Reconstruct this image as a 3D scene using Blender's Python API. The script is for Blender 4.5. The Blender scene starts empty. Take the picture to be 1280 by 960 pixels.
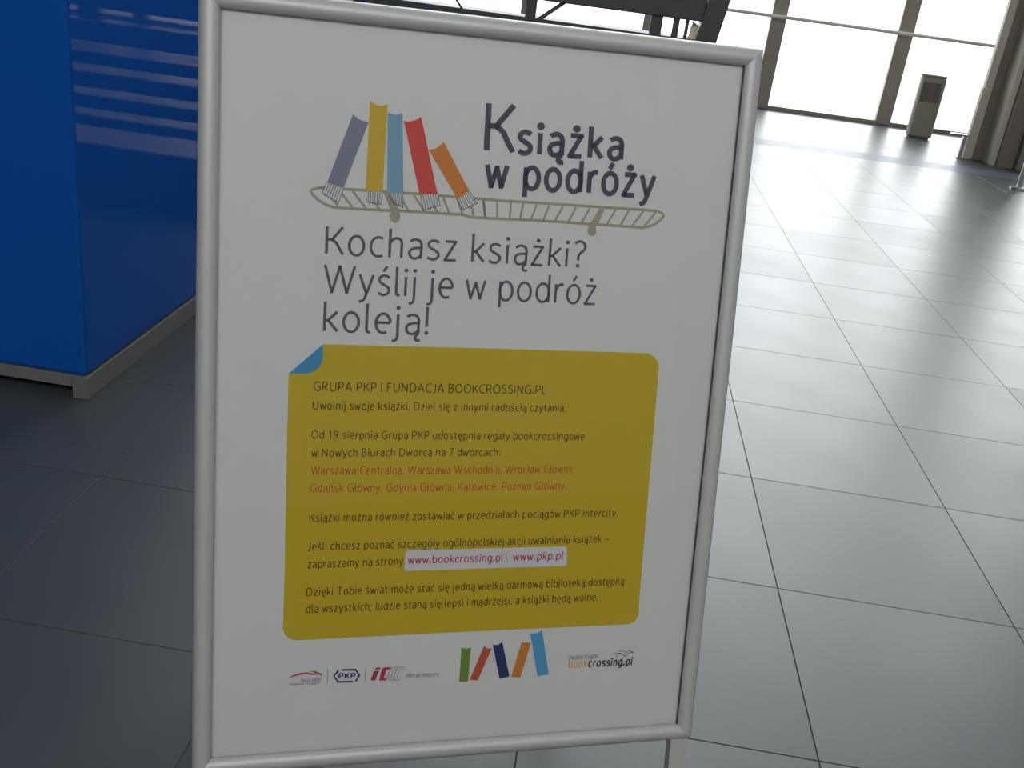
import bpy, bmesh, math, random
from mathutils import Vector, Matrix
random.seed(4)
scene = bpy.context.scene
C = scene.collection

# ------------------------------------------------------------ camera
cam_data = bpy.data.cameras.new('camera')
cam_data.sensor_width = 36.0
cam_data.lens = 34.966
cam = bpy.data.objects.new('camera', cam_data)
C.objects.link(cam)
cr = Vector((0.98656909, 0.10988597, 0.12085737))
cu = Vector((-0.15409974, 0.38074329, 0.91174987))
cf = Vector((-0.05417289, 0.91812833, -0.39256296))
M = Matrix(((cr.x, cu.x, -cf.x, 0), (cr.y, cu.y, -cf.y, 0), (cr.z, cu.z, -cf.z, 1.4), (0, 0, 0, 1)))
cam.matrix_world = M
scene.camera = cam

# ------------------------------------------------------------ sky, exposure
world = bpy.data.worlds.new('overcast_sky')
scene.world = world
world.use_nodes = True
bg = world.node_tree.nodes['Background']
bg.inputs[0].default_value = (0.965, 0.99, 1.0, 1)
bg.inputs[1].default_value = 6.2
scene.view_settings.view_transform = 'Standard'
scene.view_settings.look = 'None'
scene.view_settings.gamma = 1
scene.view_settings.use_curve_mapping = False
scene.view_settings.exposure = 0.0

# portals: they add no light of their own, they only guide sky light in through the glazing
def portal(name, loc, rot, sx, sy):
    l = bpy.data.lights.new(name, 'AREA'); l.shape = 'RECTANGLE'; l.size = sx; l.size_y = sy
    l.cycles.is_portal = True
    o = bpy.data.objects.new(name, l); o.location = loc; o.rotation_euler = rot; C.objects.link(o)
portal('front_window_portal', (1.95, 13.75, 7.0), (-math.pi/2, 0, 0), 11.4, 14.0)
portal('rear_fill_portal', (0.5, -8.3, 9.0), (math.pi/2, 0, 0), 12.0, 5.4)

# ------------------------------------------------------------ materials
def mat(name, col, rough=0.5, metal=0.0, spec=0.5, noise=0.0, nscale=8.0, coat=0.0, bump=0.0, bscale=60.0, ior=1.5):
    m = bpy.data.materials.new(name); m.use_nodes = True
    nt = m.node_tree; b = nt.nodes['Principled BSDF']
    b.inputs['Base Color'].default_value = (*col, 1)
    b.inputs['Roughness'].default_value = rough
    b.inputs['Metallic'].default_value = metal
    b.inputs['Specular IOR Level'].default_value = spec
    b.inputs['IOR'].default_value = ior
    b.inputs['Coat Weight'].default_value = coat
    tc = nt.nodes.new('ShaderNodeTexCoord')
    if noise:
        n = nt.nodes.new('ShaderNodeTexNoise'); n.inputs['Scale'].default_value = nscale; n.inputs['Detail'].default_value = 5
        nt.links.new(tc.outputs['Object'], n.inputs['Vector'])
        mx = nt.nodes.new('ShaderNodeMixRGB'); mx.inputs[1].default_value = (*[c*(1-noise) for c in col], 1); mx.inputs[2].default_value = (*[min(1, c*(1+noise)) for c in col], 1)
        nt.links.new(n.outputs[0], mx.inputs[0]); nt.links.new(mx.outputs[0], b.inputs['Base Color'])
        mr = nt.nodes.new('ShaderNodeMapRange'); mr.inputs[3].default_value = rough*0.85; mr.inputs[4].default_value = min(1, rough*1.15)
        nt.links.new(n.outputs[0], mr.inputs[0]); nt.links.new(mr.outputs[0], b.inputs['Roughness'])
    if bump:
        n2 = nt.nodes.new('ShaderNodeTexNoise'); n2.inputs['Scale'].default_value = bscale
        nt.links.new(tc.outputs['Object'], n2.inputs['Vector'])
        bp = nt.nodes.new('ShaderNodeBump'); bp.inputs['Strength'].default_value = bump; bp.inputs['Distance'].default_value = 0.002
        nt.links.new(n2.outputs[0], bp.inputs['Height']); nt.links.new(bp.outputs[0], b.inputs['Normal'])
    return m
def pane_mat(name, tint, gloss=1.0):
    m = bpy.data.materials.new(name); m.use_nodes = True; nt = m.node_tree; nt.nodes.clear()
    out = nt.nodes.new('ShaderNodeOutputMaterial'); tr = nt.nodes.new('ShaderNodeBsdfTransparent'); tr.inputs[0].default_value = (*tint, 1)
    gl = nt.nodes.new('ShaderNodeBsdfGlossy'); gl.inputs[1].default_value = 0.03
    fr = nt.nodes.new('ShaderNodeFresnel'); fr.inputs[0].default_value = 1.45
    mu = nt.nodes.new('ShaderNodeMath'); mu.operation = 'MULTIPLY'; mu.inputs[1].default_value = gloss
    mx = nt.nodes.new('ShaderNodeMixShader')
    nt.links.new(fr.outputs[0], mu.inputs[0]); nt.links.new(mu.outputs[0], mx.inputs[0])
    nt.links.new(tr.outputs[0], mx.inputs[1]); nt.links.new(gl.outputs[0], mx.inputs[2]); nt.links.new(mx.outputs[0], out.inputs[0])
    return m
MT = {
 'tile': mat('polished_grey_tile', (0.060, 0.068, 0.074), 0.37, spec=0.5, ior=1.55, noise=0.10, nscale=3.5),
 'tile_b': mat('polished_grey_tile_variant', (0.057, 0.065, 0.071), 0.39, spec=0.5, ior=1.55, noise=0.12, nscale=2.7),
 'grout': mat('dark_grout', (0.055, 0.06, 0.062), 0.85, spec=0.2, noise=0.2),
 'strip': mat('threshold_steel', (0.11, 0.12, 0.15), 0.42, spec=0.5, ior=1.28, noise=0.1, nscale=12),
 'wall': mat('hall_plaster', (0.55, 0.55, 0.53), 0.8, noise=0.06, nscale=2),
 'darkwall': mat('dark_cladding', (0.03, 0.032, 0.035), 0.6, noise=0.2, nscale=2),
 'ceiling': mat('ceiling_plaster', (0.5, 0.5, 0.5), 0.85, noise=0.05, nscale=1),
 'mullion': mat('brown_anodised_mullion', (0.28, 0.24, 0.20), 0.4, spec=0.5, noise=0.08, nscale=9),
 'rail': mat('steel_handrail', (0.62, 0.60, 0.55), 0.45, metal=0.0, noise=0.05),
 'glass': pane_mat('window_glass', (0.97, 0.98, 0.98), 0.5),
 'pavement': mat('pale_pavement', (0.62, 0.61, 0.58), 0.85, noise=0.12, nscale=0.8),
 'pillar_pale': mat('pale_pillar_cladding', (0.46, 0.42, 0.34), 0.55, noise=0.12, nscale=5),
 'pillar_dark': mat('brown_pillar_cladding', (0.17, 0.145, 0.11), 0.5, noise=0.15, nscale=5),
 'bin_body': mat('taupe_bin_body', (0.24, 0.22, 0.17), 0.5, noise=0.12, nscale=6),
 'bin_slot': mat('dark_bin_slot', (0.09, 0.085, 0.08), 0.5, noise=0.1),
 'bin_orange': mat('rust_bin_slot', (0.17, 0.09, 0.05), 0.5, noise=0.1),
 'steel': mat('brushed_steel', (0.5, 0.5, 0.49), 0.3, metal=0.9, noise=0.06, nscale=20),
 'rack': mat('dark_rack_steel', (0.05, 0.053, 0.05), 0.5, noise=0.2, nscale=8),
 'cream': mat('cream_paper', (0.75, 0.66, 0.48), 0.7, noise=0.03),
 'blue': mat('glossy_blue_laminate', (0.007, 0.080, 0.37), 0.03, spec=0.5, ior=1.12, noise=0.06, nscale=1.5),
 'kiosk_base': mat('grey_base_trim', (0.15, 0.155, 0.15), 0.5, noise=0.1, nscale=10),
 'void': mat('underside_shade', (0.015, 0.015, 0.015), 0.9, noise=0.1),  # near-black colour stands in for shade under the kiosk
 'frame': mat('satin_aluminium_frame', (0.58, 0.58, 0.555), 0.45, metal=0.25, spec=0.5, noise=0.03, nscale=30),
 'shade': mat('dark_shade', (0.05, 0.05, 0.045), 0.7, noise=0.1),  # shade put into the colour, for the frame gap and rear legs
 'backing': mat('black_back_board', (0.02, 0.02, 0.02), 0.6, noise=0.1),
 'cover': pane_mat('clear_acrylic_cover', (0.97, 0.97, 0.97), 0.55),
}
INK = {'paper': (0.80, 0.79, 0.765), 'ink': (0.085, 0.09, 0.125), 'ink2': (0.12, 0.125, 0.15), 'ink3': (0.25, 0.3, 0.45), 'brown': (0.085, 0.055, 0.018),
 'orange': (0.60, 0.11, 0.02), 'red': (0.55, 0.035, 0.08), 'navy': (0.03, 0.045, 0.16), 'black': (0.05, 0.05, 0.05), 'peach': (0.85, 0.55, 0.25),
 'yellow': (0.66, 0.48, 0.022), 'cyan': (0.06, 0.32, 0.60), 'white': (0.78, 0.74, 0.76), 'greyblue': (0.26, 0.26, 0.36), 'gold': (0.72, 0.47, 0.04),
 'skyblue': (0.24, 0.43, 0.58), 'skyblue2': (0.11, 0.40, 0.68), 'crimson': (0.74, 0.085, 0.075), 'tangerine': (0.72, 0.25, 0.045), 'green': (0.20, 0.32, 0.05),
 'brick': (0.62, 0.11, 0.05), 'brickdk': (0.42, 0.05, 0.06), 'beige': (0.43, 0.39, 0.27)}
for k, v in INK.items():
    MT['ink_'+k] = mat('printed_'+k, v, 0.6, spec=0.3, noise=0.02, nscale=40)

# ------------------------------------------------------------ helpers
def box(bm, x0, x1, y0, y1, z0, z1, mtx=None, bev=0.0):
    vs = [Vector((x, y, z)) for z in (z0, z1) for y in (y0, y1) for x in (x0, x1)]
    if mtx is not None: vs = [mtx @ v for v in vs]
    v = [bm.verts.new(q) for q in vs]
    fs = [bm.faces.new([v[i] for i in f]) for f in ((0,2,3,1),(4,5,7,6),(0,1,5,4),(2,6,7,3),(0,4,6,2),(1,3,7,5))]
    if bev:
        es = list({e for f in fs for e in f.edges})
        bmesh.ops.bevel(bm, geom=es, offset=bev, segments=2, affect='EDGES', profile=0.5)
    return bm
def prism(bm, loop_a, loop_b):
    a = [bm.verts.new(q) for q in loop_a]; b = [bm.verts.new(q) for q in loop_b]; n = len(a)
    bm.faces.new(a[::-1]); bm.faces.new(b)
    for i in range(n): bm.faces.new((a[i], a[(i+1) % n], b[(i+1) % n], b[i]))
    return bm
def bar(bm, p, q, rx, ry=None, seg=4, up=Vector((0, 1, 0))):
    p = Vector(p); q = Vector(q); ry = ry or rx; d = (q-p).normalized()
    u = d.cross(up).normalized(); w = u.cross(d).normalized()
    off = math.pi/4 if seg == 4 else 0; k = math.sqrt(2) if seg == 4 else 1
    ring = lambda c: [c + u*rx*k*math.cos(off+2*math.pi*i/seg) + w*ry*k*math.sin(off+2*math.pi*i/seg) for i in range(seg)]
    return prism(bm, ring(p), ring(q))
def B(*a, **k): return box(bmesh.new(), *a, **k)
def mesh(name, bm, m, root=None, smooth=False):
    """links ONE mesh object; coordinates are world ones, kept relative to the root's origin"""
    off = Vector(root.get('origin', (0, 0, 0))) if root is not None else Vector((0, 0, 0))
    bmesh.ops.recalc_face_normals(bm, faces=bm.faces)
    if root is not None: bmesh.ops.translate(bm, verts=bm.verts, vec=-off)
    me = bpy.data.meshes.new(name); bm.to_mesh(me); bm.free()
    me.materials.append(m)
    if smooth:
        for p in me.polygons: p.use_smooth = True
    o = bpy.data.objects.new(name, me); C.objects.link(o)
    if root is not None: o.parent = root; o['origin'] = tuple(off)
    return o
def thing(name, loc, label=None, cat=None, group=None, kind=None):
    o = bpy.data.objects.new(name, None); C.objects.link(o); o.location = loc; o['origin'] = tuple(loc)
    if label: o['label'] = label
    if cat: o['category'] = cat
    if group: o['group'] = group
    if kind: o['kind'] = kind
    return o
def structure(o, label=None):
    o['kind'] = 'structure'
    if label: o['label'] = label
    return o
def tag(o, label, cat, group=None):
    o['label'] = label; o['category'] = cat
    if group: o['group'] = group
    return o

# ------------------------------------------------------------ setting: hall
FL = structure(mesh('floor', B(-9, 9, -8, 13.9, -0.12, -0.0012), MT['grout']), 'large format polished grey tiled floor')
TX, TY, X0, Y0 = 0.60123, 0.60946, 0.0149, 1.61324
def project(x, y, z):
    d = Vector((x, y, z-1.4)); w = d.dot(cf)
    return (640+1243.2*d.dot(cr)/w, 480-1243.2*d.dot(cu)/w) if w > 0.05 else (-9999, -9999)
JG = 0.0013
def tile_bm(bm, x0, y0, x1, y1, tmp=0.0):
    c = 0.0005; lo = -0.0012
    rings = [[(x0, y0, lo), (x1, y0, lo), (x1, y1, lo), (x0, y1, lo)], [(x0, y0, -c), (x1, y0, -c), (x1, y1, -c), (x0, y1, -c)],
             [(x0+c, y0+c, 0), (x1-c, y0+c, 0), (x1-c, y1-c, 0), (x0+c, y1-c, 0)]]
    vr = [[bm.verts.new(q) for q in r] for r in rings]
    for a, b in zip(vr, vr[1:]):
        for i in range(4): bm.faces.new((a[i], a[(i+1) % 4], b[(i+1) % 4], b[i]))
    bm.faces.new(vr[-1])
STRIP = (10.20, 10.62)
tm = bmesh.new(); tile_bm(tm, JG, JG, TX-JG, TY-JG)
tile_meshes = []
for k, mm in enumerate(('tile', 'tile_b')):
    me = bpy.data.meshes.new('floor_tile'); b2 = tm.copy(); bmesh.ops.recalc_face_normals(b2, faces=b2.faces); b2.to_mesh(me); me.materials.append(MT[mm]); tile_meshes.append(me)
rest = bmesh.new(); n_tiles = 0
for j in range(-16, 21):
    for i in range(-15, 15):
        x0 = X0+i*TX; y0 = Y0+j*TY; x1 = x0+TX; y1 = y0+TY
        if x0 < -9 or x1 > 9 or y1 > 13.7: continue
        pts = [project(x0+a*TX/2, y0+b*TY/2, 0) for a in (0, 1, 2) for b in (0, 1, 2)]
        px = [q[0] for q in pts]; py = [q[1] for q in pts]
        vis = y0 > 0.1 and max(px) > 0 and min(px) < 1280 and max(py) > 0 and min(py) < 960
        if vis and (x0 < -1.5 and y0 > 2.7): vis = False                      # under and behind the kiosk
        if vis and min(px) > 275 and max(px) < 845 and max(py) < 900 and min(py) > 50: vis = False   # wholly behind the poster
        cut = y0 < STRIP[1] and y1 > STRIP[0]
        if vis and not cut and n_tiles < 296:
            o = bpy.data.objects.new('tile', tile_meshes[(i*7+j*3) % 5 == 0]); C.objects.link(o)
            o.parent = FL; o.location = (x0, y0, random.uniform(-0.00008, 0.00008)); n_tiles += 1
        elif cut:
            if y0 < STRIP[0]-0.01: tile_bm(rest, x0+JG, y0+JG, x1-JG, STRIP[0]-0.004)
            if y1 > STRIP[1]+0.01: tile_bm(rest, x0+JG, STRIP[1]+0.004, x1-JG, y1-JG)
        else: tile_bm(rest, x0+JG, y0+JG, x1-JG, y1-JG)
r = mesh('tile_field', rest, MT['tile'], FL); r['kind'] = 'stuff'
mesh('threshold_strip', B(-9, 9, STRIP[0], STRIP[1], -0.0012, 0.0005), MT['strip'], FL)['label'] = 'darker flat threshold strip crossing the floor before the windows'

structure(mesh('ceiling', B(-9, 9, -8, 14, 14, 14.2), MT['ceiling']))
structure(mesh('wall_left', B(-9.2, -9, -8, 14, 0, 14), MT['darkwall']))
structure(mesh('wall_right', B(9, 9.2, -8, 14, 0, 14), MT['wall']))
structure(mesh('wall_front_left', B(-9, -3.7, 13.5, 13.7, 0, 14), MT['darkwall']))
structure(mesh('wall_front_right', B(7.6, 9, 13.5, 13.7, 0, 14), MT['wall']))
wb = bmesh.new()
box(wb, -9, -5.5, -8.2, -8, 0, 14); box(wb, 6.5, 9, -8.2, -8, 0, 14); box(wb, -5.5, 6.5, -8.2, -8, 0, 6.4); box(wb, -5.5, 6.5, -8.2, -8, 11.6, 14)
structure(mesh('wall_back', wb, MT['wall']))
w2 = thing('added_rear_window', (0.5, -8.1, 6.4), kind='structure')  # unseen rear window, added and sized to light the poster
for x in (-5.5, -3.1, -0.7, 1.7, 4.1, 6.4): mesh('mullion', B(x, x+0.1, -8.16, -8.04, 6.4, 11.6), MT['mullion'], w2)
for x in (-5.4, -3.0, -0.6, 1.8, 4.2): mesh('pane', B(x, x+2.3, -8.105, -8.095, 6.4, 11.6), MT['glass'], w2)

# front glazing
w1 = thing('window_1', (2.5, 13.5, 0), kind='structure')
w1['label'] = 'tall blown-out window wall with brown mullions'
MX = [-3.68 + 0, -2.86, -1.30, 0.26, 1.82, 3.38, 4.94, 6.5]
for x in MX: mesh('mullion', B(x-0.01, x+0.18, 13.44, 13.56, 0, 14, bev=0.008), MT['mullion'], w1)
for a, b in zip(MX, MX[1:]+[7.6]):
    mesh('bottom_rail', B(a+0.17, b, 13.44, 13.56, 0.0, 0.045), MT['mullion'], w1)
    mesh('pane', B(a+0.17, b, 13.495, 13.505, 0.045, 2.9), MT['glass'], w1)
    mesh('pane', B(a+0.17, b, 13.495, 13.505, 2.98, 14), MT['glass'], w1)
    mesh('transom', B(a+0.17, b, 13.44, 13.56, 2.9, 2.98), MT['mullion'], w1)
t_rail = bmesh.new(); bar(t_rail, (-3.6, 13.33, 1.13), (5.2, 13.33, 1.105), 0.022, seg=10)
hr = mesh('handrail', t_rail, MT['rail'], smooth=False); tag(hr, 'thin horizontal steel rail running across the window wall', 'rail')
structure(mesh('ground_outside', B(-60, 60, 13.9, 90, -0.15, -0.02), MT['pavement']), 'pale sunlit pavement beyond the windows')

# ------------------------------------------------------------ pillar and small things by the window
pl = thing('pillar', (4.3, 11.2, 0), 'brown and beige stepped pillar reaching up beside the window wall at right', 'pillar')
mesh('pale_fin', B(3.84, 3.92, 11.28, 11.36, 0, 14, bev=0.006), MT['pillar_pale'], pl)['label'] = 'pale beige outer fin'
mesh('dark_panel', B(3.92, 4.08, 11.31, 11.42, 0, 14, bev=0.004), MT['pillar_dark'], pl)['label'] = 'dark brown recessed panel'
mesh('pale_fin', B(4.02, 4.08, 11.02, 11.31, 0, 14, bev=0.006), MT['pillar_pale'], pl)['label'] = 'pale beige inner fin'
mesh('dark_panel', B(4.08, 4.24, 10.95, 11.32, 0, 14, bev=0.004), MT['pillar_dark'], pl)
mesh('dark_panel', B(4.24, 4.42, 10.86, 11.32, 0, 14, bev=0.01), MT['pillar_dark'], pl)
mesh('pillar_core', B(4.08, 4.42, 11.32, 11.75, 0, 14), MT['pillar_dark'], pl)
mesh('plinth', B(3.815, 3.86, 11.24, 11.32, 0, 0.74, bev=0.006), MT['pillar_pale'], pl)['label'] = 'low pale beige plinth'

bn = thing('litter_bin', (3.69, 12.62, 0), 'taupe upright litter bin with dark slots standing before the window', 'bin')
mesh('body', B(3.545, 3.830, 12.54, 12.63, 0.02, 0.70, bev=0.012), MT['bin_body'], bn)
mesh('lid', B(3.542, 3.833, 12.537, 12.633, 0.70, 0.728, bev=0.012), MT['bin_body'], bn)
mesh('foot', B(3.565, 3.805, 12.55, 12.62, 0, 0.02), MT['bin_slot'], bn)
for k, (a, b, mm) in enumerate(((3.580, 3.620, 'bin_slot'), (3.628, 3.668, 'bin_slot'), (3.676, 3.712, 'bin_orange'), (3.720, 3.790, 'bin_slot'))):
    s_ = mesh('slot', B(a, b, 12.532, 12.545, 0.42, 0.64), MT[mm], bn)
    if mm == 'bin_orange': s_['label'] = 'rust coloured slot'
for x in (3.552, 3.815): mesh('edge_trim', B(x, x+0.012, 12.533, 12.542, 0.03, 0.69), MT['pillar_pale'], bn)
fs = thing('floor_stand', (3.78, 11.26, 0), 'short steel floor stand with a flat top beside the pillar', 'stand')
mesh('post', B(3.76, 3.80, 11.24, 11.28, 0.012, 0.235, bev=0.003), MT['steel'], fs)
mesh('top_plate', B(3.63, 3.81, 11.22, 11.30, 0.235, 0.25, bev=0.003), MT['steel'], fs)
mesh('foot_plate', B(3.74, 3.812, 11.22, 11.30, 0, 0.012), MT['steel'], fs)
cp = thing('barrier_post', (3.83, 9.62, 0), 'slim steel post at the right edge of the floor', 'post')
bm = bmesh.new(); bar(bm, (3.83, 9.62, 0.02), (3.83, 9.62, 1.0), 0.022, seg=14); mesh('pole', bm, MT['steel'], cp)
bm = bmesh.new(); bar(bm, (3.83, 9.62, 0.0), (3.83, 9.62, 0.02), 0.075, seg=20); mesh('base', bm, MT['steel'], cp)
bm = bmesh.new(); bar(bm, (3.83, 9.62, 1.0), (3.83, 9.62, 1.03), 0.030, seg=14); mesh('cap', bm, MT['steel'], cp)

# ------------------------------------------------------------ dark slatted rack behind the poster
rk = thing('display_rack', (-0.4, 5.1, 0), 'dark steel slatted rack with slanting ends behind the poster stand', 'rack')
mesh('top_beam', B(-1.30, 0.37, 5.0, 5.10, 1.225, 1.52, bev=0.006), MT['rack'], rk)
for z0, z1 in ((0.915, 1.125), (0.75, 0.85), (0.64, 0.70), (0.525, 0.60), (0.42, 0.485), (0.33, 0.38), (0.0, 0.235)):
    xr = 0.19+0.15*z0
    mesh('slat', B(-1.30, xr, 5.01, 5.05, z0, z1, bev=0.004), MT['rack'], rk)
mesh('shelf', B(-1.30, 0.34, 5.01, 5.26, 1.126, 1.143), MT['rack'], rk)
for s, xo in ((1, 0.0), (-1, -1.11)):
    bm = bmesh.new()
    if s == 1: A = [(0.18, 0), (0.275, 0), (0.535, 1.75), (0.44, 1.75)]
    else: A = [(-1.30, 0), (-1.205, 0), (-1.40, 1.75), (-1.495, 1.75)]
    prism(bm, [Vector((x, 4.985, z)) for x, z in A], [Vector((x, 5.16, z)) for x, z in A]); mesh('slanted_end', bm, MT['rack'], rk)
for x0, x1 in ((0.128, 0.183), (0.232, 0.262), (0.290, 0.306), (-0.465, -0.415)):
    mesh('upright', B(x0, x1, 5.012, 5.04, 1.143, 1.226), MT['rack'], rk)
for p, q in (((-0.275, 5.03, 1.24), (-0.41, 5.03, 1.13)), ((-0.86, 5.03, 1.24), (-0.76, 5.03, 1.13))):
    bm = bmesh.new(); bar(bm, p, q, 0.010 if p[0] > -0.5 else 0.005); mesh('brace', bm, MT['rack'], rk)
bk = thing('booklet', (0.34, 5.09, 1.143), 'small cream booklet standing on the dark rack shelf', 'booklet')
mesh('cover', prism(bmesh.new(), [Vector((0.312, 5.045, 1.143)), Vector((0.350, 5.045, 1.143)), Vector((0.356, 5.045, 1.205)), Vector((0.325, 5.045, 1.222))], [Vector((0.312, 5.051, 1.143)), Vector((0.350, 5.051, 1.143)), Vector((0.356, 5.051, 1.205)), Vector((0.325, 5.051, 1.222))]), MT['cream'], bk)
mesh('pages', B(0.318, 0.348, 5.051, 5.058, 1.143, 1.20), MT['ink_paper'], bk)

# ------------------------------------------------------------ blue kiosk at left
kk = thing('blue_kiosk', (-2.6, 3.5, 0), 'large glossy blue kiosk on a low grey base left of the poster', 'kiosk')
KX, KY = -1.445, 2.645
mesh('body', B(-4.0, KX, KY, 4.5, 0.075, 2.3, bev=0.012), MT['blue'], kk)
mesh('base_side_panel', B(KX-0.045, KX+0.004, KY-0.004, 4.5, 0.0, 0.073, bev=0.002), MT['kiosk_base'], kk)
mesh('base_front_rail', B(-4.0, KX-0.046, KY-0.002, KY+0.03, 0.035, 0.073, bev=0.002), MT['kiosk_base'], kk)
mesh('toe_kick_shade', B(-4.0, KX-0.046, KY+0.12, 4.45, 0.0, 0.073), MT['void'], kk)  # block coloured near black as the shade in the toe-kick

# ------------------------------------------------------------ poster stand (A-board)
yaw, lean = 0.33951438541686835, 0.23425205395123702
O = Vector((-0.3964, 0.9972, 0.3637))
ex = Vector((math.cos(yaw), math.sin(yaw), 0)); back = Vector((-math.sin(yaw), math.cos(yaw), 0))
ey = Vector((0, 0, 1))*math.cos(lean) + back*math.sin(lean)
ez = ex.cross(ey)                                                  # towards the reader
SM = Matrix(((ex.x, ey.x, ez.x, O.x), (ex.y, ey.y, ez.y, O.y), (ex.z, ey.z, ez.z, O.z), (0, 0, 0, 1)))
def SP(x, y, h=0.0): return SM @ Vector((x, y, h))
W, Hh = 0.680, 0.9643
base = (SP(W/2, 0) + back*0.25); base.z = 0
ab = thing('poster_stand', tuple(base), 'white framed poster stand with a Polish book exchange poster', 'sign')
sheet = mesh('poster_sheet', B(-0.008, W+0.008, -0.008, Hh+0.008, -0.0008, 0.0, mtx=SM), MT['ink_paper'], ab)
mesh('back_board', B(-0.02, W+0.02, -0.02, Hh+0.02, -0.010, -0.0012, mtx=SM), MT['backing'], ab)
mesh('clear_cover', B(-0.006, W+0.006, -0.006, Hh+0.006, 0.0022, 0.0030, mtx=SM), MT['cover'], ab)
prof = [(0.0, 0.0034), (0.0006, 0.0062), (0.0035, 0.0098), (0.008, 0.0125), (0.013, 0.0132), (0.018, 0.0118), (0.0222, 0.0085), (0.0246, 0.0035), (0.025, -0.003), (0.025, -0.014), (0.010, -0.014), (0.010, 0.0034)]
def rail_mesh(side):
    bm = bmesh.new(); A = []; Bq = []
    for u, v in prof:
        c = [(-u, -u), (W+u, -u), (W+u, Hh+u), (-u, Hh+u)]
        a, b = c[side], c[(side+1) % 4]; e = 0.0002
        d = [(1, 0), (0, 1), (-1, 0), (0, -1)][side]
        A.append(SP(a[0]+d[0]*e, a[1]+d[1]*e, v)); Bq.append(SP(b[0]-d[0]*e, b[1]-d[1]*e, v))
    prism(bm, A, Bq)
    return bm
for s in (0, 2, 3, 1):
    rr = mesh('frame_rail', rail_mesh(s), MT['frame'], ab)
    for p in rr.data.polygons: p.use_smooth = True
    rr.data.set_sharp_from_angle(angle=math.radians(35))
mesh('shadow_gap', B(W-0.0020, W, 0, Hh, 0.0031, 0.0040, mtx=SM), MT['shade'], ab)  # dark strip painted in as the shadow line inside the right rail
# legs: front pair runs on down the lean, rear leaf leans the other way from the hinge at the top
zl = O.z/ey.z
for x0, x1 in ((0.672, 0.698), (-0.018, 0.008)):
    mesh('front_leg', prism(bmesh.new(), [SP(x0, -0.02, 0.004), SP(x1, -0.02, 0.004), SP(x1, -0.02, -0.012), SP(x0, -0.02, -0.012)],
        [q - ey*((q.z)/ey.z) for q in (SP(x0, -0.02, 0.004), SP(x1, -0.02, 0.004), SP(x1, -0.02, -0.012), SP(x0, -0.02, -0.012))]), MT['frame'], ab)
top = SP(0, Hh+0.016, -0.022)
er = Vector((0, 0, -1))*math.cos(lean) + back*math.sin(lean)       # down the rear leaf
nr = ex.cross(er)
def RP(x, s, h=0): return top + ex*x + er*s + nr*h
def rbox(x0, x1, s0, s1, h0, h1):
    return prism(bmesh.new(), [RP(x0, s0, h0), RP(x1, s0, h0), RP(x1, s0, h1), RP(x0, s0, h1)], [RP(x0, s1, h0), RP(x1, s1, h0), RP(x1, s1, h1), RP(x0, s1, h1)])
mesh('rear_panel', rbox(-0.01, W+0.01, 0.02, Hh+0.01, -0.004, 0.004), MT['backing'], ab)
Lr = top.z/math.cos(lean)
for x0, x1 in ((-0.02, 0.006), (0.668, 0.694)): mesh('rear_leg', rbox(x0, x1, 0.02, Lr-0.002, 0.005, 0.018), MT['shade'], ab)  # dark colour stands in for the shade on the rear legs
hb = bmesh.new(); bar(hb, SP(-0.01, Hh+0.019, -0.024), SP(W-0.02, Hh+0.019, -0.024), 0.009, 0.009, seg=8); mesh('hinge_bar', hb, MT['backing'], ab)

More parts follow.
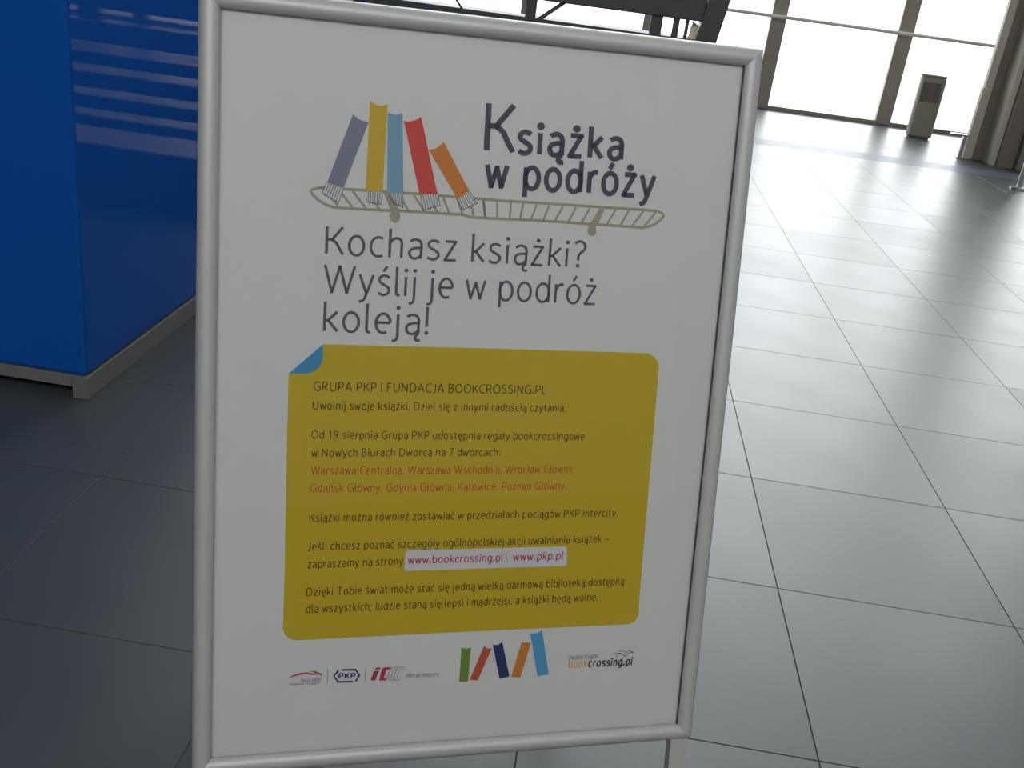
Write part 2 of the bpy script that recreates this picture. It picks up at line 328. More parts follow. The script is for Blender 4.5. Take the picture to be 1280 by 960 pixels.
# ---- print on the sheet: coordinates are metres on the sheet, origin at its lower left corner
TEXTS = [
    ('title_lettering', 'K', (0.327, 0.8263), (0.3691, 0.8266), 0.0586, 'ink', 0.082, 0, 'large slate capital K opening the poster title'),
    ('title_lettering', 'siążka', (0.3713, 0.8262), (0.5184, 0.8284), 0.0377, 'ink', 0.117, 0, 'bold slate title lettering'),
    ('title_lettering', 'w podróży', (0.3298, 0.7809), (0.5683, 0.7826), 0.0384, 'ink', 0.117, 0, 'bold slate title lettering, second line'),
    ('slogan_lettering', 'Kochasz książki?', (0.13, 0.6833), (0.4764, 0.6824), 0.0344, 'ink2', 0.066, 0, None),
    ('slogan_lettering', 'Wyślij je w podróż', (0.129, 0.6346), (0.4954, 0.6334), 0.035, 'ink2', 0.066, 0, None),
    ('slogan_lettering', 'koleją!', (0.1305, 0.5851), (0.2674, 0.5846), 0.0355, 'ink2', 0.066, 0, None),
    ('text_line', 'GRUPA PKP I FUNDACJA BOOKCROSSING.PL', (0.1208, 0.507), (0.434, 0.5077), 0.0115, 'brown', 0.078, 0, None),
    ('text_line', 'Uwolnij swoje książki. Dziel się z innymi radością czytania.', (0.1205, 0.4825), (0.4648, 0.4834), 0.0102, 'brown', 0.078, 0, None),
    ('text_line', 'Od 19 sierpnia Grupa PKP udostępnia regały bookcrossingowe', (0.1201, 0.4434), (0.4956, 0.4433), 0.0103, 'brown', 0.078, 0, None),
    ('text_line', 'w Nowych Biurach Dworca na 7 dworcach:', (0.1206, 0.4191), (0.3752, 0.4204), 0.0103, 'brown', 0.078, 0, None),
    ('text_line', 'Warszawa Centralna, Warszawa Wschodnia, Wrocław Główny,', (0.1208, 0.395), (0.4846, 0.3959), 0.0105, 'orange', 0.078, 0, 'orange text line naming stations'),
    ('text_line', 'Gdańsk Główny, Gdynia Główna, Katowice, Poznań Główny.', (0.1206, 0.3708), (0.4747, 0.3717), 0.0105, 'orange', 0.078, 0, 'orange text line naming stations'),
    ('text_line', 'Książki można również zostawiać w przedziałach pociągów PKP Intercity.', (0.1208, 0.3302), (0.555, 0.3307), 0.0106, 'brown', 0.078, 0, None),
    ('text_line', 'Jeśli chcesz poznać szczegóły ogólnopolskiej akcji uwalniania książek –', (0.1201, 0.2904), (0.5456, 0.2922), 0.0107, 'brown', 0.078, 0, None),
    ('text_line', 'zapraszamy na strony', (0.1203, 0.2657), (0.2488, 0.2667), 0.0108, 'brown', 0.078, 0, None),
    ('text_line', 'Dzięki Tobie świat może stać się jedną wielką darmową biblioteką dostępną', (0.1201, 0.2262), (0.5743, 0.2265), 0.0109, 'brown', 0.078, 0, None),
    ('text_line', 'dla wszystkich; ludzie staną się lepsi i mądrzejsi, a książki będą wolne.', (0.12, 0.202), (0.5355, 0.2036), 0.011, 'brown', 0.078, 0, None),
    ('web_address', 'www.bookcrossing.pl', (0.2548, 0.2677), (0.389, 0.268), 0.0108, 'red', 0.085, 0, None),
    ('web_address', 'i', (0.3933, 0.268), (0.3949, 0.2681), 0.0111, 'brown', 0.085, 0, None),
    ('web_address', 'www.pkp.pl', (0.4031, 0.2681), (0.4775, 0.2682), 0.0111, 'red', 0.085, 0.08, None),
    ('logo_lettering', 'crossing.pl', (0.5287, 0.1005), (0.5982, 0.1), 0.0116, 'black', 0.13, 0.08, 'small bold black web lettering'),
    ('logo_lettering', 'Uwolnij książki', (0.4975, 0.1133), (0.5431, 0.1138), 0.0068, 'ink2', 0.07, 0.15, None),
    ('logo_lettering', 'book', (0.4985, 0.1007), (0.5276, 0.1005), 0.0113, 'peach', 0.13, 0.05, 'faint orange lettering before the black web lettering'),
    ('logo_lettering', 'Twoja kolej!', (0.1147, 0.1025), (0.1429, 0.1022), 0.0049, 'ink2', 0.08, 0.2, None),
    ('logo_lettering', 'na dworcach i w pociągach', (0.1016, 0.0985), (0.1412, 0.0978), 0.0033, 'ink2', 0.06, 0.1, None),
    ('emblem_lettering', 'PKP', (0.1665, 0.1046), (0.1898, 0.1036), 0.0071, 'navy', 0.14, 0, None),
    ('logo_lettering', 'PKP INTERCITY', (0.2596, 0.0995), (0.3061, 0.0983), 0.0053, 'ink2', 0.09, 0.35, None),
]
PATCHES = [
    ('text_panel', [(0.0892, 0.5285), (0.1312, 0.5677), (0.338, 0.5685), (0.4501, 0.5683), (0.5738, 0.5682), (0.578, 0.5678), (0.5821, 0.5667), (0.586, 0.5649), (0.5895, 0.5625), (0.5925, 0.5596), (0.5949, 0.5563), (0.5966, 0.5526), (0.5975, 0.5488), (0.5984, 0.455), (0.5992, 0.3603), (0.5996, 0.2756), (0.6007, 0.1928), (0.6019, 0.1813), (0.6012, 0.1775), (0.5999, 0.174), (0.5979, 0.1709), (0.5954, 0.1683), (0.5924, 0.1663), (0.5891, 0.1649), (0.5854, 0.1641), (0.3396, 0.1641), (0.1098, 0.1629), (0.1064, 0.1632), (0.1031, 0.1642), (0.1, 0.1658), (0.0972, 0.1679), (0.0947, 0.1705), (0.0928, 0.1735), (0.0913, 0.1767), (0.0905, 0.1801), (0.0906, 0.2776), (0.0894, 0.409)], 'yellow', 1, 'mustard yellow panel with rounded corners'),
    ('folded_corner', [(0.0892, 0.5285), (0.1312, 0.5677), (0.1318, 0.5608), (0.1319, 0.5514), (0.1298, 0.5425), (0.1255, 0.5356), (0.1195, 0.5313), (0.1135, 0.5293), (0.1025, 0.5286)], 'cyan', 2, 'blue turned-up corner of the yellow panel'),
    ('address_strip', [(0.2533, 0.2868), (0.4784, 0.2871), (0.479, 0.287), (0.4806, 0.2863), (0.4817, 0.285), (0.4823, 0.2834), (0.4838, 0.2624), (0.4838, 0.2618), (0.4835, 0.2598), (0.4823, 0.2584), (0.4804, 0.2578), (0.2536, 0.2574), (0.2538, 0.2574), (0.2522, 0.2581), (0.2511, 0.2593), (0.2506, 0.261), (0.2508, 0.284)], 'white', 2, 'white strip behind the web addresses'),
    ('printed_book', [(0.159, 0.8571), (0.1623, 0.8542), (0.1657, 0.8519), (0.169, 0.8504), (0.1723, 0.8495), (0.1756, 0.8493), (0.1788, 0.8497), (0.1505, 0.7664), (0.1298, 0.7712)], 'greyblue', 4, 'slate book spine printed above the rail shelf'),
    ('printed_book', [(0.1794, 0.875), (0.1831, 0.8724), (0.1868, 0.8707), (0.1904, 0.8699), (0.194, 0.87), (0.1976, 0.8711), (0.2011, 0.8731), (0.1996, 0.7652), (0.1778, 0.7647)], 'gold', 4, 'gold book spine printed above the rail shelf'),
    ('printed_book', [(0.2016, 0.863), (0.2048, 0.8616), (0.2079, 0.8609), (0.2111, 0.8607), (0.2142, 0.8612), (0.2173, 0.8622), (0.2204, 0.8638), (0.226, 0.7645), (0.2052, 0.7642)], 'skyblue', 4, 'light blue book spine printed above the rail shelf'),
    ('printed_book', [(0.2223, 0.8541), (0.2259, 0.8538), (0.2296, 0.854), (0.2332, 0.8549), (0.2369, 0.8563), (0.2404, 0.8583), (0.244, 0.861), (0.2699, 0.7664), (0.2467, 0.7653)], 'crimson', 4, 'red book spine printed above the rail shelf'),
    ('printed_book', [(0.2551, 0.8217), (0.2584, 0.8218), (0.2616, 0.8225), (0.2649, 0.824), (0.2681, 0.8262), (0.2712, 0.8291), (0.2743, 0.8326), (0.3114, 0.7732), (0.296, 0.7629)], 'tangerine', 4, 'orange book spine printed above the rail shelf'),
    ('printed_book', [(0.3373, 0.1412), (0.3396, 0.1398), (0.342, 0.139), (0.3443, 0.1386), (0.3466, 0.1388), (0.3488, 0.1395), (0.3511, 0.1408), (0.3499, 0.0882), (0.3371, 0.0885)], 'green', 2, 'green small book spine printed at the poster foot'),
    ('printed_book', [(0.3699, 0.1414), (0.3719, 0.1397), (0.3739, 0.1384), (0.3758, 0.1374), (0.3778, 0.137), (0.3797, 0.1369), (0.3816, 0.1373), (0.364, 0.0888), (0.352, 0.0907)], 'brick', 2, 'red small book spine printed at the poster foot'),
    ('printed_book', [(0.3823, 0.1432), (0.3848, 0.1422), (0.3872, 0.1418), (0.3895, 0.1421), (0.3918, 0.143), (0.3941, 0.1445), (0.3963, 0.1467), (0.4106, 0.0924), (0.3962, 0.0892)], 'navy', 2, 'navy small book spine printed at the poster foot'),
    ('printed_book', [(0.425, 0.1439), (0.4273, 0.1437), (0.4297, 0.1434), (0.4321, 0.1432), (0.4345, 0.143), (0.4369, 0.1428), (0.4393, 0.1426), (0.4269, 0.089), (0.413, 0.0916)], 'tangerine', 2, 'orange small book spine printed at the poster foot'),
    ('printed_book', [(0.4368, 0.1581), (0.4398, 0.1571), (0.4428, 0.1567), (0.4458, 0.1569), (0.4488, 0.1578), (0.4517, 0.1594), (0.4545, 0.1616), (0.4698, 0.092), (0.4527, 0.0899)], 'skyblue2', 2, 'light blue small book spine printed at the poster foot'),
    ('shelf_knob', [(0.2002, 0.7652), (0.2093, 0.7624), (0.2213, 0.7434), (0.2214, 0.7407), (0.2229, 0.7375), (0.2231, 0.7338), (0.222, 0.7303), (0.2198, 0.7278), (0.217, 0.7268), (0.2141, 0.7275), (0.2117, 0.7297), (0.2103, 0.733), (0.2102, 0.7367), (0.2114, 0.7401), (0.2102, 0.7427)], 'beige', 3, None),
    ('shelf_knob', [(0.49, 0.7621), (0.4977, 0.7613), (0.4901, 0.7414), (0.4886, 0.7405), (0.4868, 0.7372), (0.4883, 0.7344), (0.4887, 0.7312), (0.4877, 0.7281), (0.4857, 0.726), (0.4829, 0.7251), (0.4801, 0.7257), (0.4777, 0.7276), (0.4763, 0.7305), (0.4761, 0.7337), (0.4771, 0.7367), (0.4758, 0.7391), (0.4806, 0.7443)], 'beige', 3, None),
    ('page_block', [(0.1289, 0.7702), (0.1505, 0.7664), (0.1443, 0.7478), (0.1244, 0.7582)], 'paper', 3, None),
    ('page_block', [(0.1787, 0.7642), (0.1992, 0.7649), (0.1978, 0.7492), (0.1798, 0.751)], 'paper', 3, None),
    ('page_block', [(0.2073, 0.7637), (0.2254, 0.7645), (0.2262, 0.7471), (0.2128, 0.7522)], 'paper', 3, None),
    ('page_block', [(0.2478, 0.765), (0.2702, 0.7669), (0.2745, 0.7531), (0.2528, 0.7453)], 'paper', 3, None),
    ('page_block', [(0.2959, 0.7635), (0.3114, 0.7732), (0.3228, 0.7586), (0.3035, 0.7485)], 'paper', 3, None),
    ('logo_swoosh', [(0.0992, 0.1095), (0.105, 0.1121), (0.114, 0.1152), (0.1232, 0.1159), (0.1324, 0.1133), (0.1436, 0.1106), (0.1325, 0.1115), (0.1214, 0.1136), (0.1123, 0.1121), (0.105, 0.1099)], 'red', 2, 'red swoosh emblem'),
    ('logo_swoosh', [(0.1268, 0.1169), (0.136, 0.1167), (0.1407, 0.114), (0.1451, 0.1117), (0.144, 0.1096), (0.138, 0.113), (0.1324, 0.1153)], 'brickdk', 2, None),
    ('train_emblem', [(0.2107, 0.0984), (0.2153, 0.1125), (0.2221, 0.1125), (0.2174, 0.098)], 'brickdk', 2, None),
    ('train_emblem', [(0.2163, 0.1144), (0.2175, 0.1172), (0.2242, 0.1173), (0.2232, 0.1142)], 'brickdk', 2, None),
    ('train_emblem', [(0.2227, 0.0976), (0.2262, 0.1151), (0.2296, 0.1169), (0.2391, 0.1168), (0.2378, 0.1132), (0.2324, 0.1131), (0.2291, 0.1005), (0.2335, 0.1001), (0.2327, 0.097)], 'red', 2, 'red letter of the train emblem'),
]
STROKES = [
    ('printed_shelf', [[(0.1126, 0.7623), (0.1213, 0.7648), (0.1782, 0.7653), (0.2406, 0.7653), (0.3025, 0.7646), (0.3502, 0.7638), (0.421, 0.7642), (0.494, 0.7641), (0.5594, 0.7643), (0.5737, 0.7639), (0.5816, 0.7613), (0.5839, 0.7579), (0.5807, 0.7533), (0.5719, 0.7462), (0.5639, 0.7425), (0.5546, 0.7404), (0.496, 0.7409), (0.4048, 0.7413), (0.3169, 0.7398), (0.3038, 0.7428), (0.2417, 0.7426), (0.1811, 0.7416), (0.1396, 0.7416), (0.1297, 0.7443), (0.1198, 0.7495), (0.1128, 0.7555), (0.1102, 0.7602), (0.1126, 0.7623)]], 0.0036, 'beige', 2, 'beige ladder-like railway shelf drawn under the printed books'),
    ('shelf_rung', [[(0.1248, 0.7641), (0.1444, 0.7439)]], 0.003, 'beige', 2, None),
    ('shelf_rung', [[(0.1437, 0.7647), (0.1622, 0.7436)]], 0.003, 'beige', 2, None),
    ('shelf_rung', [[(0.1614, 0.764), (0.1791, 0.7431)]], 0.003, 'beige', 2, None),
    ('shelf_rung', [[(0.1802, 0.7648), (0.1967, 0.7426)]], 0.003, 'beige', 2, None),
    ('shelf_rung', [[(0.2225, 0.7607), (0.2339, 0.7425)]], 0.003, 'beige', 2, None),
    ('shelf_rung', [[(0.2386, 0.7644), (0.2539, 0.7442)]], 0.003, 'beige', 2, None),
    ('shelf_rung', [[(0.256, 0.7639), (0.2726, 0.7425)]], 0.003, 'beige', 2, None),
    ('shelf_rung', [[(0.2777, 0.7623), (0.2871, 0.7422)]], 0.003, 'beige', 2, None),
    ('shelf_rung', [[(0.2953, 0.7635), (0.3044, 0.7429)]], 0.003, 'beige', 2, None),
    ('shelf_rung', [[(0.312, 0.764), (0.319, 0.7417)]], 0.003, 'beige', 2, None),
    ('shelf_rung', [[(0.3306, 0.7623), (0.3344, 0.7422)]], 0.003, 'beige', 2, None),
    ('shelf_rung', [[(0.3306, 0.7634), (0.3341, 0.7413)]], 0.003, 'beige', 2, None),
    ('shelf_rung', [[(0.3491, 0.7627), (0.3507, 0.7412)]], 0.003, 'beige', 2, None),
    ('shelf_rung', [[(0.3678, 0.7627), (0.3674, 0.7416)]], 0.003, 'beige', 2, None),
    ('shelf_rung', [[(0.3844, 0.7622), (0.3814, 0.7414)]], 0.003, 'beige', 2, None),
    ('shelf_rung', [[(0.4029, 0.7617), (0.3963, 0.7414)]], 0.003, 'beige', 2, None),
    ('shelf_rung', [[(0.4201, 0.762), (0.4131, 0.7414)]], 0.003, 'beige', 2, None),
    ('shelf_rung', [[(0.4393, 0.7619), (0.4291, 0.7417)]], 0.003, 'beige', 2, None),
    ('shelf_rung', [[(0.4575, 0.7614), (0.4477, 0.7415)]], 0.003, 'beige', 2, None),
    ('shelf_rung', [[(0.4769, 0.7613), (0.4664, 0.7413)]], 0.003, 'beige', 2, None),
    ('shelf_rung', [[(0.5138, 0.7623), (0.5024, 0.7413)]], 0.003, 'beige', 2, None),
    ('shelf_rung', [[(0.5325, 0.7626), (0.522, 0.7411)]], 0.003, 'beige', 2, None),
    ('shelf_rung', [[(0.5537, 0.7628), (0.5381, 0.7405)]], 0.003, 'beige', 2, None),
    ('shelf_rung', [[(0.5715, 0.7622), (0.5557, 0.7411)]], 0.003, 'beige', 2, None),
    ('page_lines', [[(0.1289, 0.7702), (0.1244, 0.7582)], [(0.132, 0.7696), (0.1273, 0.7552)], [(0.135, 0.7691), (0.1301, 0.7552)], [(0.1381, 0.7685), (0.1329, 0.7523)], [(0.1412, 0.768), (0.1357, 0.7523)], [(0.1443, 0.7675), (0.1386, 0.7493)], [(0.1474, 0.7669), (0.1414, 0.7493)], [(0.1505, 0.7664), (0.1443, 0.7463)], [(0.1244, 0.7582), (0.1443, 0.7478)]], 0.0009, 'ink2', 4, None),
    ('page_lines', [[(0.1787, 0.7642), (0.1798, 0.751)], [(0.1816, 0.7643), (0.1824, 0.7493)], [(0.1845, 0.7644), (0.1849, 0.7505)], [(0.1874, 0.7645), (0.1876, 0.7488)], [(0.1904, 0.7646), (0.1901, 0.75)], [(0.1933, 0.7647), (0.1927, 0.7483)], [(0.1962, 0.7648), (0.1953, 0.7495)], [(0.1992, 0.7649), (0.1979, 0.7477)], [(0.1798, 0.751), (0.1978, 0.7492)]], 0.0009, 'ink2', 4, None),
    ('page_lines', [[(0.2073, 0.7637), (0.2128, 0.7522)], [(0.2099, 0.7638), (0.2148, 0.7499)], [(0.2124, 0.7639), (0.2166, 0.7507)], [(0.215, 0.764), (0.2186, 0.7485)], [(0.2176, 0.7642), (0.2205, 0.7492)], [(0.2202, 0.7643), (0.2224, 0.747)], [(0.2228, 0.7644), (0.2243, 0.7478)], [(0.2254, 0.7645), (0.2263, 0.7455)], [(0.2128, 0.7522), (0.2262, 0.7471)]], 0.0009, 'ink2', 4, None),
    ('page_lines', [[(0.2478, 0.765), (0.2528, 0.7453)], [(0.251, 0.7653), (0.256, 0.7449)], [(0.2542, 0.7655), (0.259, 0.7475)], [(0.2574, 0.7658), (0.2622, 0.7471)], [(0.2606, 0.7661), (0.2652, 0.7498)], [(0.2638, 0.7663), (0.2684, 0.7494)], [(0.267, 0.7666), (0.2714, 0.752)], [(0.2702, 0.7669), (0.2746, 0.7516)], [(0.2528, 0.7453), (0.2745, 0.7531)]], 0.0009, 'ink2', 4, None),
    ('page_lines', [[(0.2959, 0.7635), (0.3035, 0.7485)], [(0.2981, 0.7649), (0.3063, 0.7484)], [(0.3004, 0.7663), (0.309, 0.7514)], [(0.3026, 0.7677), (0.3118, 0.7513)], [(0.3048, 0.7691), (0.3145, 0.7543)], [(0.307, 0.7705), (0.3174, 0.7542)], [(0.3092, 0.7718), (0.3201, 0.7572)], [(0.3114, 0.7732), (0.3229, 0.7571)], [(0.3035, 0.7485), (0.3228, 0.7586)]], 0.0009, 'ink2', 4, None),
    ('logo_divider', [[(0.1517, 0.1194), (0.1519, 0.0996)]], 0.001, 'ink3', 2, None),
    ('logo_divider', [[(0.2028, 0.1165), (0.2032, 0.0964)]], 0.001, 'ink3', 2, None),
    ('railway_emblem', [[(0.171, 0.1165), (0.1898, 0.1158), (0.1954, 0.1069), (0.1904, 0.0984)], [(0.1866, 0.0982), (0.1663, 0.0991), (0.1604, 0.108), (0.1665, 0.1163)]], 0.0026, 'navy', 2, 'navy hexagonal railway emblem'),
    ('train_emblem', [[(0.2492, 0.1162), (0.2415, 0.1163), (0.2381, 0.1132), (0.2341, 0.1006), (0.2365, 0.0972), (0.2435, 0.0972), (0.2445, 0.1), (0.2391, 0.1003), (0.2424, 0.1129), (0.2482, 0.1128), (0.2492, 0.1162)], [(0.2577, 0.1157), (0.2499, 0.1158), (0.2466, 0.1127), (0.2426, 0.1001), (0.245, 0.0967), (0.252, 0.0967), (0.253, 0.0995), (0.2476, 0.0998), (0.2509, 0.1124), (0.2567, 0.1123), (0.2577, 0.1157)]], 0.0008, 'ink2', 2, 'outlined letters of the train emblem'),
    ('book_emblem', [[(0.5666, 0.1177), (0.5713, 0.1199), (0.5775, 0.1191), (0.584, 0.1155), (0.5866, 0.1141), (0.5899, 0.1181), (0.5948, 0.1194), (0.5998, 0.1186)], [(0.572, 0.1124), (0.5733, 0.1173), (0.58, 0.1194)], [(0.5752, 0.1229), (0.5808, 0.1236), (0.5861, 0.1198), (0.592, 0.123), (0.5993, 0.1186)], [(0.5866, 0.1141), (0.5785, 0.1079), (0.5754, 0.1016)]], 0.0011, 'ink2', 2, None),
]

LAY = 0.00012
def patch(name, pts, col, layer, label):
    bm = bmesh.new(); vs = [bm.verts.new(SP(x, y, layer*LAY)) for x, y in pts]
    f = bm.faces.new(vs); f.normal_update()
    if f.normal.dot(ez) < 0: f.normal_flip()
    off = Vector(ab['origin']); bmesh.ops.translate(bm, verts=bm.verts, vec=-off)
    me = bpy.data.meshes.new(name); bmesh.ops.triangulate(bm, faces=bm.faces); bm.to_mesh(me); bm.free(); me.materials.append(MT['ink_'+col])
    o = bpy.data.objects.new(name, me); C.objects.link(o); o.parent = sheet
    if label: o['label'] = label
    return o
for a in PATCHES: patch(*a)
def stroke(name, lines, w, col, layer, label):
    bm = bmesh.new()
    for ln in lines:
        P = [Vector(q) for q in ln]; n = len(P); closed = (P[0]-P[-1]).length < 1e-6
        L = []; R = []
        for i in range(n):
            a = P[i-1] if i > 0 else (P[-2] if closed else P[i]); b = P[i+1] if i < n-1 else (P[1] if closed else P[i])
            d = (b-a).normalized(); nn = Vector((-d.y, d.x))*w/2
            L.append(bm.verts.new(SP(P[i].x+nn.x, P[i].y+nn.y, layer*LAY))); R.append(bm.verts.new(SP(P[i].x-nn.x, P[i].y-nn.y, layer*LAY)))
        for i in range(n-1): bm.faces.new((L[i], R[i], R[i+1], L[i+1]))
    o = mesh(name, bm, MT['ink_'+col], sheet)
    if label: o['label'] = label
for a in STROKES: stroke(*a)
# ---- lettering drawn from strokes: x height 0.50, capitals 0.70; 'c' = smooth curve, 'l' = straight strokes
def oval(cx, cy, rx, ry, a0=0, a1=360, n=20):
    return [(cx+rx*math.cos(math.radians(a0+(a1-a0)*i/n)), cy+ry*math.sin(math.radians(a0+(a1-a0)*i/n))) for i in range(n+1)]
G = {
 'a': (.36, [('c', [(.06,.44),(.12,.48),(.20,.50),(.29,.465),(.33,.37),(.33,.25)]), ('l', [(.33,.30),(.33,0)]), ('c', [(.33,.285),(.20,.28),(.09,.235),(.05,.14),(.09,.035),(.17,0),(.26,.03),(.33,.10)])]),
 'b': (.40, [('l', [(.06,.74),(.06,0)]), ('l', oval(.215,.25,.165,.25))]),
 'c': (.34, [('l', oval(.225,.25,.185,.25,58,302))]),
 'd': (.40, [('l', [(.36,.74),(.36,0)]), ('l', oval(.205,.25,.165,.25))]),
 'e': (.38, [('l', [(.045,.265),(.365,.265)]), ('l', oval(.205,.25,.165,.25,5,300))]),
 'g': (.40, [('l', oval(.205,.25,.165,.25)), ('c', [(.36,.50),(.36,.20),(.36,-.04),(.31,-.165),(.19,-.20),(.07,-.165)])]),
 'h': (.39, [('l', [(.06,.74),(.06,0)]), ('c', [(.06,.36),(.13,.465),(.22,.50),(.31,.465),(.34,.36),(.34,.22),(.34,0)])]),
 'i': (.12, [('l', [(.06,.50),(.06,0)]), ('d', [(.06,.66)])]),
 'j': (.13, [('c', [(.07,.50),(.07,.2),(.07,-.06),(.04,-.165),(-.05,-.20)]), ('d', [(.07,.66)])]),
 'k': (.35, [('l', [(.06,.74),(.06,0)]), ('l', [(.33,.50),(.13,.27),(.06,.27)]), ('l', [(.14,.275),(.345,0)])]),
 'l': (.14, [('c', [(.06,.74),(.06,.3),(.06,.09),(.09,.015),(.15,.01)])]),
 'm': (.60, [('l', [(.06,.50),(.06,0)]), ('c', [(.06,.36),(.12,.465),(.20,.50),(.28,.465),(.31,.36),(.31,.2),(.31,0)]), ('c', [(.31,.36),(.37,.465),(.45,.50),(.53,.465),(.56,.36),(.56,.2),(.56,0)])]),
 'n': (.39, [('l', [(.06,.50),(.06,0)]), ('c', [(.06,.36),(.13,.465),(.22,.50),(.31,.465),(.34,.36),(.34,.22),(.34,0)])]),
 'o': (.41, [('l', oval(.21,.25,.17,.25))]),
 'p': (.40, [('l', [(.06,.50),(.06,-.20)]), ('l', oval(.215,.25,.165,.25))]),
 'r': (.25, [('l', [(.06,.50),(.06,0)]), ('c', [(.06,.34),(.11,.44),(.18,.49),(.26,.49)])]),
 's': (.33, [('c', [(.30,.45),(.22,.495),(.13,.49),(.06,.43),(.07,.335),(.14,.28),(.22,.235),(.29,.17),(.29,.075),(.22,.012),(.13,.003),(.035,.05)])]),
 't': (.26, [('c', [(.11,.64),(.11,.35),(.11,.12),(.14,.02),(.24,.01)]), ('l', [(.02,.50),(.24,.50)])]),
 'u': (.39, [('c', [(.05,.50),(.05,.28),(.05,.14),(.09,.03),(.18,0),(.27,.03),(.33,.13)]), ('l', [(.335,.50),(.335,0)])]),
 'w': (.52, [('l', [(.02,.50),(.14,0.01),(.26,.44),(.38,0.01),(.50,.50)])]),
 'y': (.36, [('l', [(.02,.50),(.19,.02)]), ('c', [(.35,.50),(.27,.24),(.18,-.03),(.13,-.15),(.02,-.20)])]),
 'z': (.33, [('l', [(.04,.495),(.29,.495),(.04,.005),(.31,.005)])]),
 'A': (.52, [('l', [(.02,0),(.26,.70),(.50,0)]), ('l', [(.10,.23),(.42,.23)])]),
 'B': (.47, [('l', [(.07,0),(.07,.70)]), ('c', [(.07,.695),(.26,.695),(.38,.64),(.39,.53),(.33,.42),(.22,.375),(.07,.37)]), ('c', [(.22,.375),(.37,.34),(.43,.20),(.37,.06),(.24,.005),(.07,.005)])]),
 'C': (.48, [('l', oval(.33,.35,.28,.35,55,305))]),
 'D': (.56, [('l', [(.07,0),(.07,.70)]), ('c', [(.07,.695),(.24,.695),(.42,.62),(.50,.36),(.43,.09),(.25,.005),(.07,.005)])]),
 'E': (.42, [('l', [(.38,.695),(.07,.695),(.07,.005),(.39,.005)]), ('l', [(.07,.37),(.35,.37)])]),
 'F': (.40, [('l', [(.37,.695),(.07,.695),(.07,0)]), ('l', [(.07,.36),(.34,.36)])]),
 'G': (.56, [('l', oval(.34,.35,.29,.35,55,310)), ('l', [(.34,.33),(.52,.33),(.52,.06)])]),
 'I': (.14, [('l', [(.07,0),(.07,.70)])]),
 'J': (.28, [('c', [(.21,.70),(.21,.3),(.20,.08),(.13,-.04),(.02,-.06)])]),
 'K': (.46, [('l', [(.07,0),(.07,.70)]), ('l', [(.43,.70),(.19,.37),(.07,.37)]), ('c', [(.19,.37),(.29,.29),(.37,.14),(.45,0)])]),
 'L': (.38, [('l', [(.07,.70),(.07,.005),(.37,.005)])]),
 'N': (.55, [('l', [(.07,0),(.07,.69),(.47,.02),(.47,.70)])]),
 'O': (.60, [('l', oval(.31,.35,.26,.35))]),
 'P': (.45, [('l', [(.07,0),(.07,.70)]), ('c', [(.07,.695),(.26,.695),(.39,.63),(.41,.50),(.37,.36),(.25,.295),(.07,.295)])]),
 'R': (.48, [('l', [(.07,0),(.07,.70)]), ('c', [(.07,.695),(.26,.695),(.38,.64),(.40,.52),(.36,.39),(.25,.335),(.07,.335)]), ('l', [(.22,.33),(.45,0)])]),
 'S': (.43, [('c', [(.38,.64),(.30,.69),(.19,.695),(.09,.63),(.08,.51),(.16,.42),(.27,.35),(.37,.27),(.39,.14),(.31,.03),(.19,.0),(.05,.06)])]),
 'T': (.48, [('l', [(.02,.695),(.46,.695)]), ('l', [(.24,.69),(.24,0)])]),
 'U': (.55, [('c', [(.07,.70),(.07,.42),(.08,.15),(.17,.02),(.27,0),(.38,.02),(.47,.15),(.48,.42),(.48,.70)])]),
 'W': (.76, [('l', [(.02,.70),(.20,.01),(.38,.68),(.56,.01),(.74,.70)])]),
 'Y': (.48, [('l', [(.02,.70),(.24,.32),(.46,.70)]), ('l', [(.24,.33),(.24,0)])]),
 '1': (.34, [('l', [(.08,.58),(.22,.69),(.22,0)])]),
 '9': (.44, [('l', oval(.22,.49,.16,.20)), ('c', [(.38,.50),(.37,.28),(.30,.08),(.17,.01),(.08,.02)])]),
 '7': (.42, [('l', [(.05,.695),(.38,.695),(.14,0)])]),
 '.': (.13, [('d', [(.065,.04)])]), ',': (.13, [('l', [(.08,.08),(.035,-.10)])]), ':': (.13, [('d', [(.065,.04)]), ('d', [(.065,.44)])]),
 ';': (.13, [('l', [(.08,.08),(.035,-.10)]), ('d', [(.075,.44)])]), '!': (.14, [('l', [(.07,.72),(.07,.20)]), ('d', [(.07,.04)])]),
 '?': (.34, [('c', [(.05,.64),(.13,.70),(.24,.69),(.31,.60),(.29,.48),(.20,.39),(.155,.30),(.15,.19)]), ('d', [(.15,.04)])]),
 '\u2013': (.50, [('l', [(.02,.27),(.48,.27)])]), ' ': (.17, []),
}
OGONEK = lambda x: ('c', [(x,0.01),(x-.055,-.05),(x-.065,-.12),(x-.02,-.165),(x+.05,-.15)])
ACUTE = lambda x, h=.60: ('l', [(x-.035,h),(x+.055,h+.14)])
for k, (b, ex_) in {'ą': ('a', [OGONEK(.33)]), 'ę': ('e', [OGONEK(.27)]), 'ć': ('c', [ACUTE(.22)]), 'ń': ('n', [ACUTE(.20)]), 'ó': ('o', [ACUTE(.21)]),
                   'ś': ('s', [ACUTE(.18)]), 'ź': ('z', [ACUTE(.17)]), 'ż': ('z', [('d', [(.17,.66)])]), 'ł': ('l', [('l', [(-.03,.29),(.16,.43)])])}.items():
    G[k] = (G[b][0], G[b][1]+ex_)
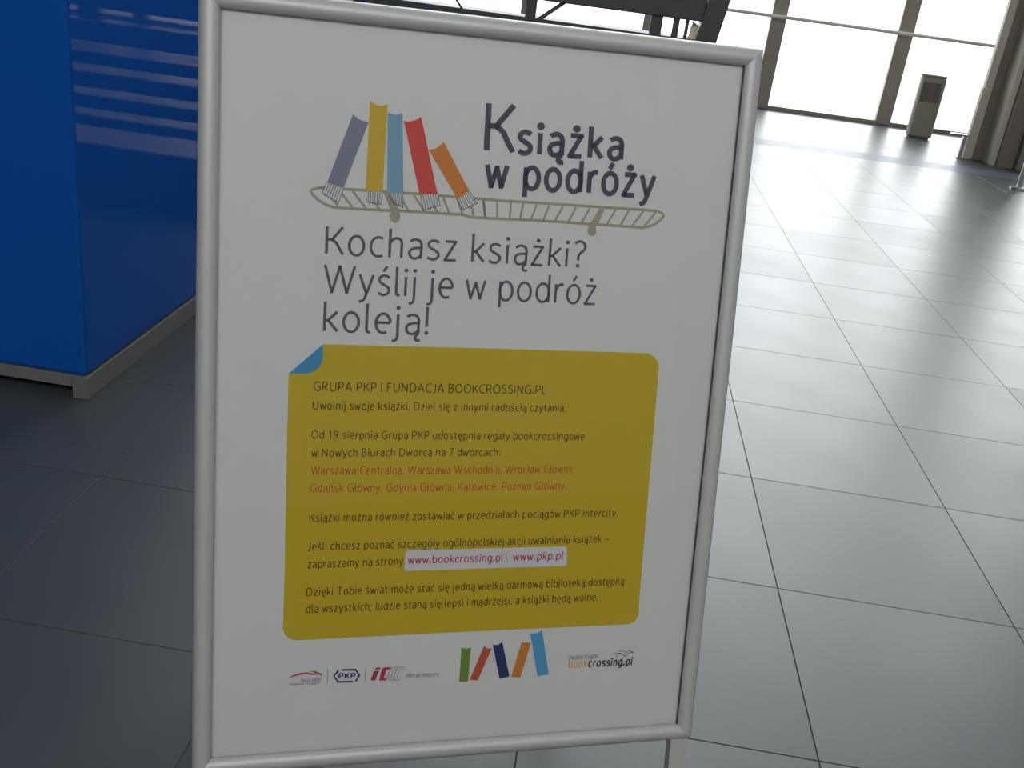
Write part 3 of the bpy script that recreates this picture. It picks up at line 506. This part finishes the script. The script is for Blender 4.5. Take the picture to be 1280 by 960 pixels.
def smooth_path(P, n=5):
    Q = []
    for i in range(len(P)-1):
        p0 = P[max(i-1, 0)]; p1 = P[i]; p2 = P[i+1]; p3 = P[min(i+2, len(P)-1)]
        for k in range(n):
            t = k/n
            Q.append(tuple(0.5*((2*p1[c])+(-p0[c]+p2[c])*t+(2*p0[c]-5*p1[c]+4*p2[c]-p3[c])*t*t+(-p0[c]+3*p1[c]-3*p2[c]+p3[c])*t**3) for c in (0, 1)))
    return Q+[P[-1]]
def ribbon(P, w):
    """left and right edges of a stroke of width w, mitred"""
    P = [Vector(q) for q in P]; n = len(P); closed = (P[0]-P[-1]).length < 1e-6; L = []; R = []
    for i in range(n):
        a = P[i-1] if i > 0 else (P[-2] if closed else None); b = P[i+1] if i < n-1 else (P[1] if closed else None)
        d1 = (P[i]-a).normalized() if a is not None else None; d2 = (b-P[i]).normalized() if b is not None else None
        d1 = d1 or d2; d2 = d2 or d1
        t = d1+d2; t = t.normalized() if t.length > 1e-4 else d1
        nn = Vector((-t.y, t.x)); c = max(0.42, nn.dot(Vector((-d1.y, d1.x))))
        L.append(P[i]+nn*w/2/c); R.append(P[i]-nn*w/2/c)
    return L, R
def lettering(name, text, A, Bp, cap, col, weight, slant, label):
    w = weight; verts = []; faces = []; pen = 0.0; n = 4 if cap < 0.02 else 7; gapx = 0.055 + w*0.75
    hw = w/2
    for ch in text:
        gw, strokes = G[ch]
        for kind, P in strokes:
            if kind == 'd':
                c = P[0]; r = w*0.80; P2 = oval(c[0], c[1], r, r, 0, 315, 7); b0 = len(verts)
                verts += [(x+pen, y) for x, y in P2]; faces.append(tuple(range(b0, b0+8))); continue
            P2 = smooth_path(P, n) if kind == 'c' else P
            # keep the outer edge of heavy strokes inside the glyph box
            runs = [P2]
            if kind == 'l' and len(P2) < 8:                       # sharp corners: one bar per segment, lapped at the joint
                runs = []
                for i in range(len(P2)-1):
                    a = Vector(P2[i]); b = Vector(P2[i+1]); t = (b-a).normalized()*hw*0.7
                    runs.append([a-t if i > 0 else a, b+t if i < len(P2)-2 else b])
            for P3 in runs:
                L, R = ribbon(P3, w); b0 = len(verts); m_ = len(L)
                verts += [(q.x+pen, q.y) for q in L] + [(q.x+pen, q.y) for q in R]
                faces += [(b0+i, b0+m_+i, b0+m_+i+1, b0+i+1) for i in range(m_-1)]
        pen += gw + gapx*(0.85 if ch != ' ' else 0.6)
    xs = [v[0] for v in verts]; x0, x1 = min(xs), max(xs)
    A = Vector(A); Bp = Vector(Bp); d = Bp-A; L_ = d.length; d.normalize(); nn = Vector((-d.y, d.x)); s = cap/0.70
    off = Vector(ab['origin']); vs = []
    for x, y in verts:
        q = A + d*((x-x0)/(x1-x0)*L_ + slant*y*s) + nn*(y*s)
        vs.append(SP(q.x, q.y, 5*LAY) - off)
    me = bpy.data.meshes.new(name); me.from_pydata(vs, [], faces); me.materials.append(MT['ink_'+col])
    o = bpy.data.objects.new(name, me); C.objects.link(o); o.parent = sheet
    if label: o['label'] = label
for a in TEXTS: lettering(*a)
for o in bpy.data.objects:
    if 'origin' in o: del o['origin']
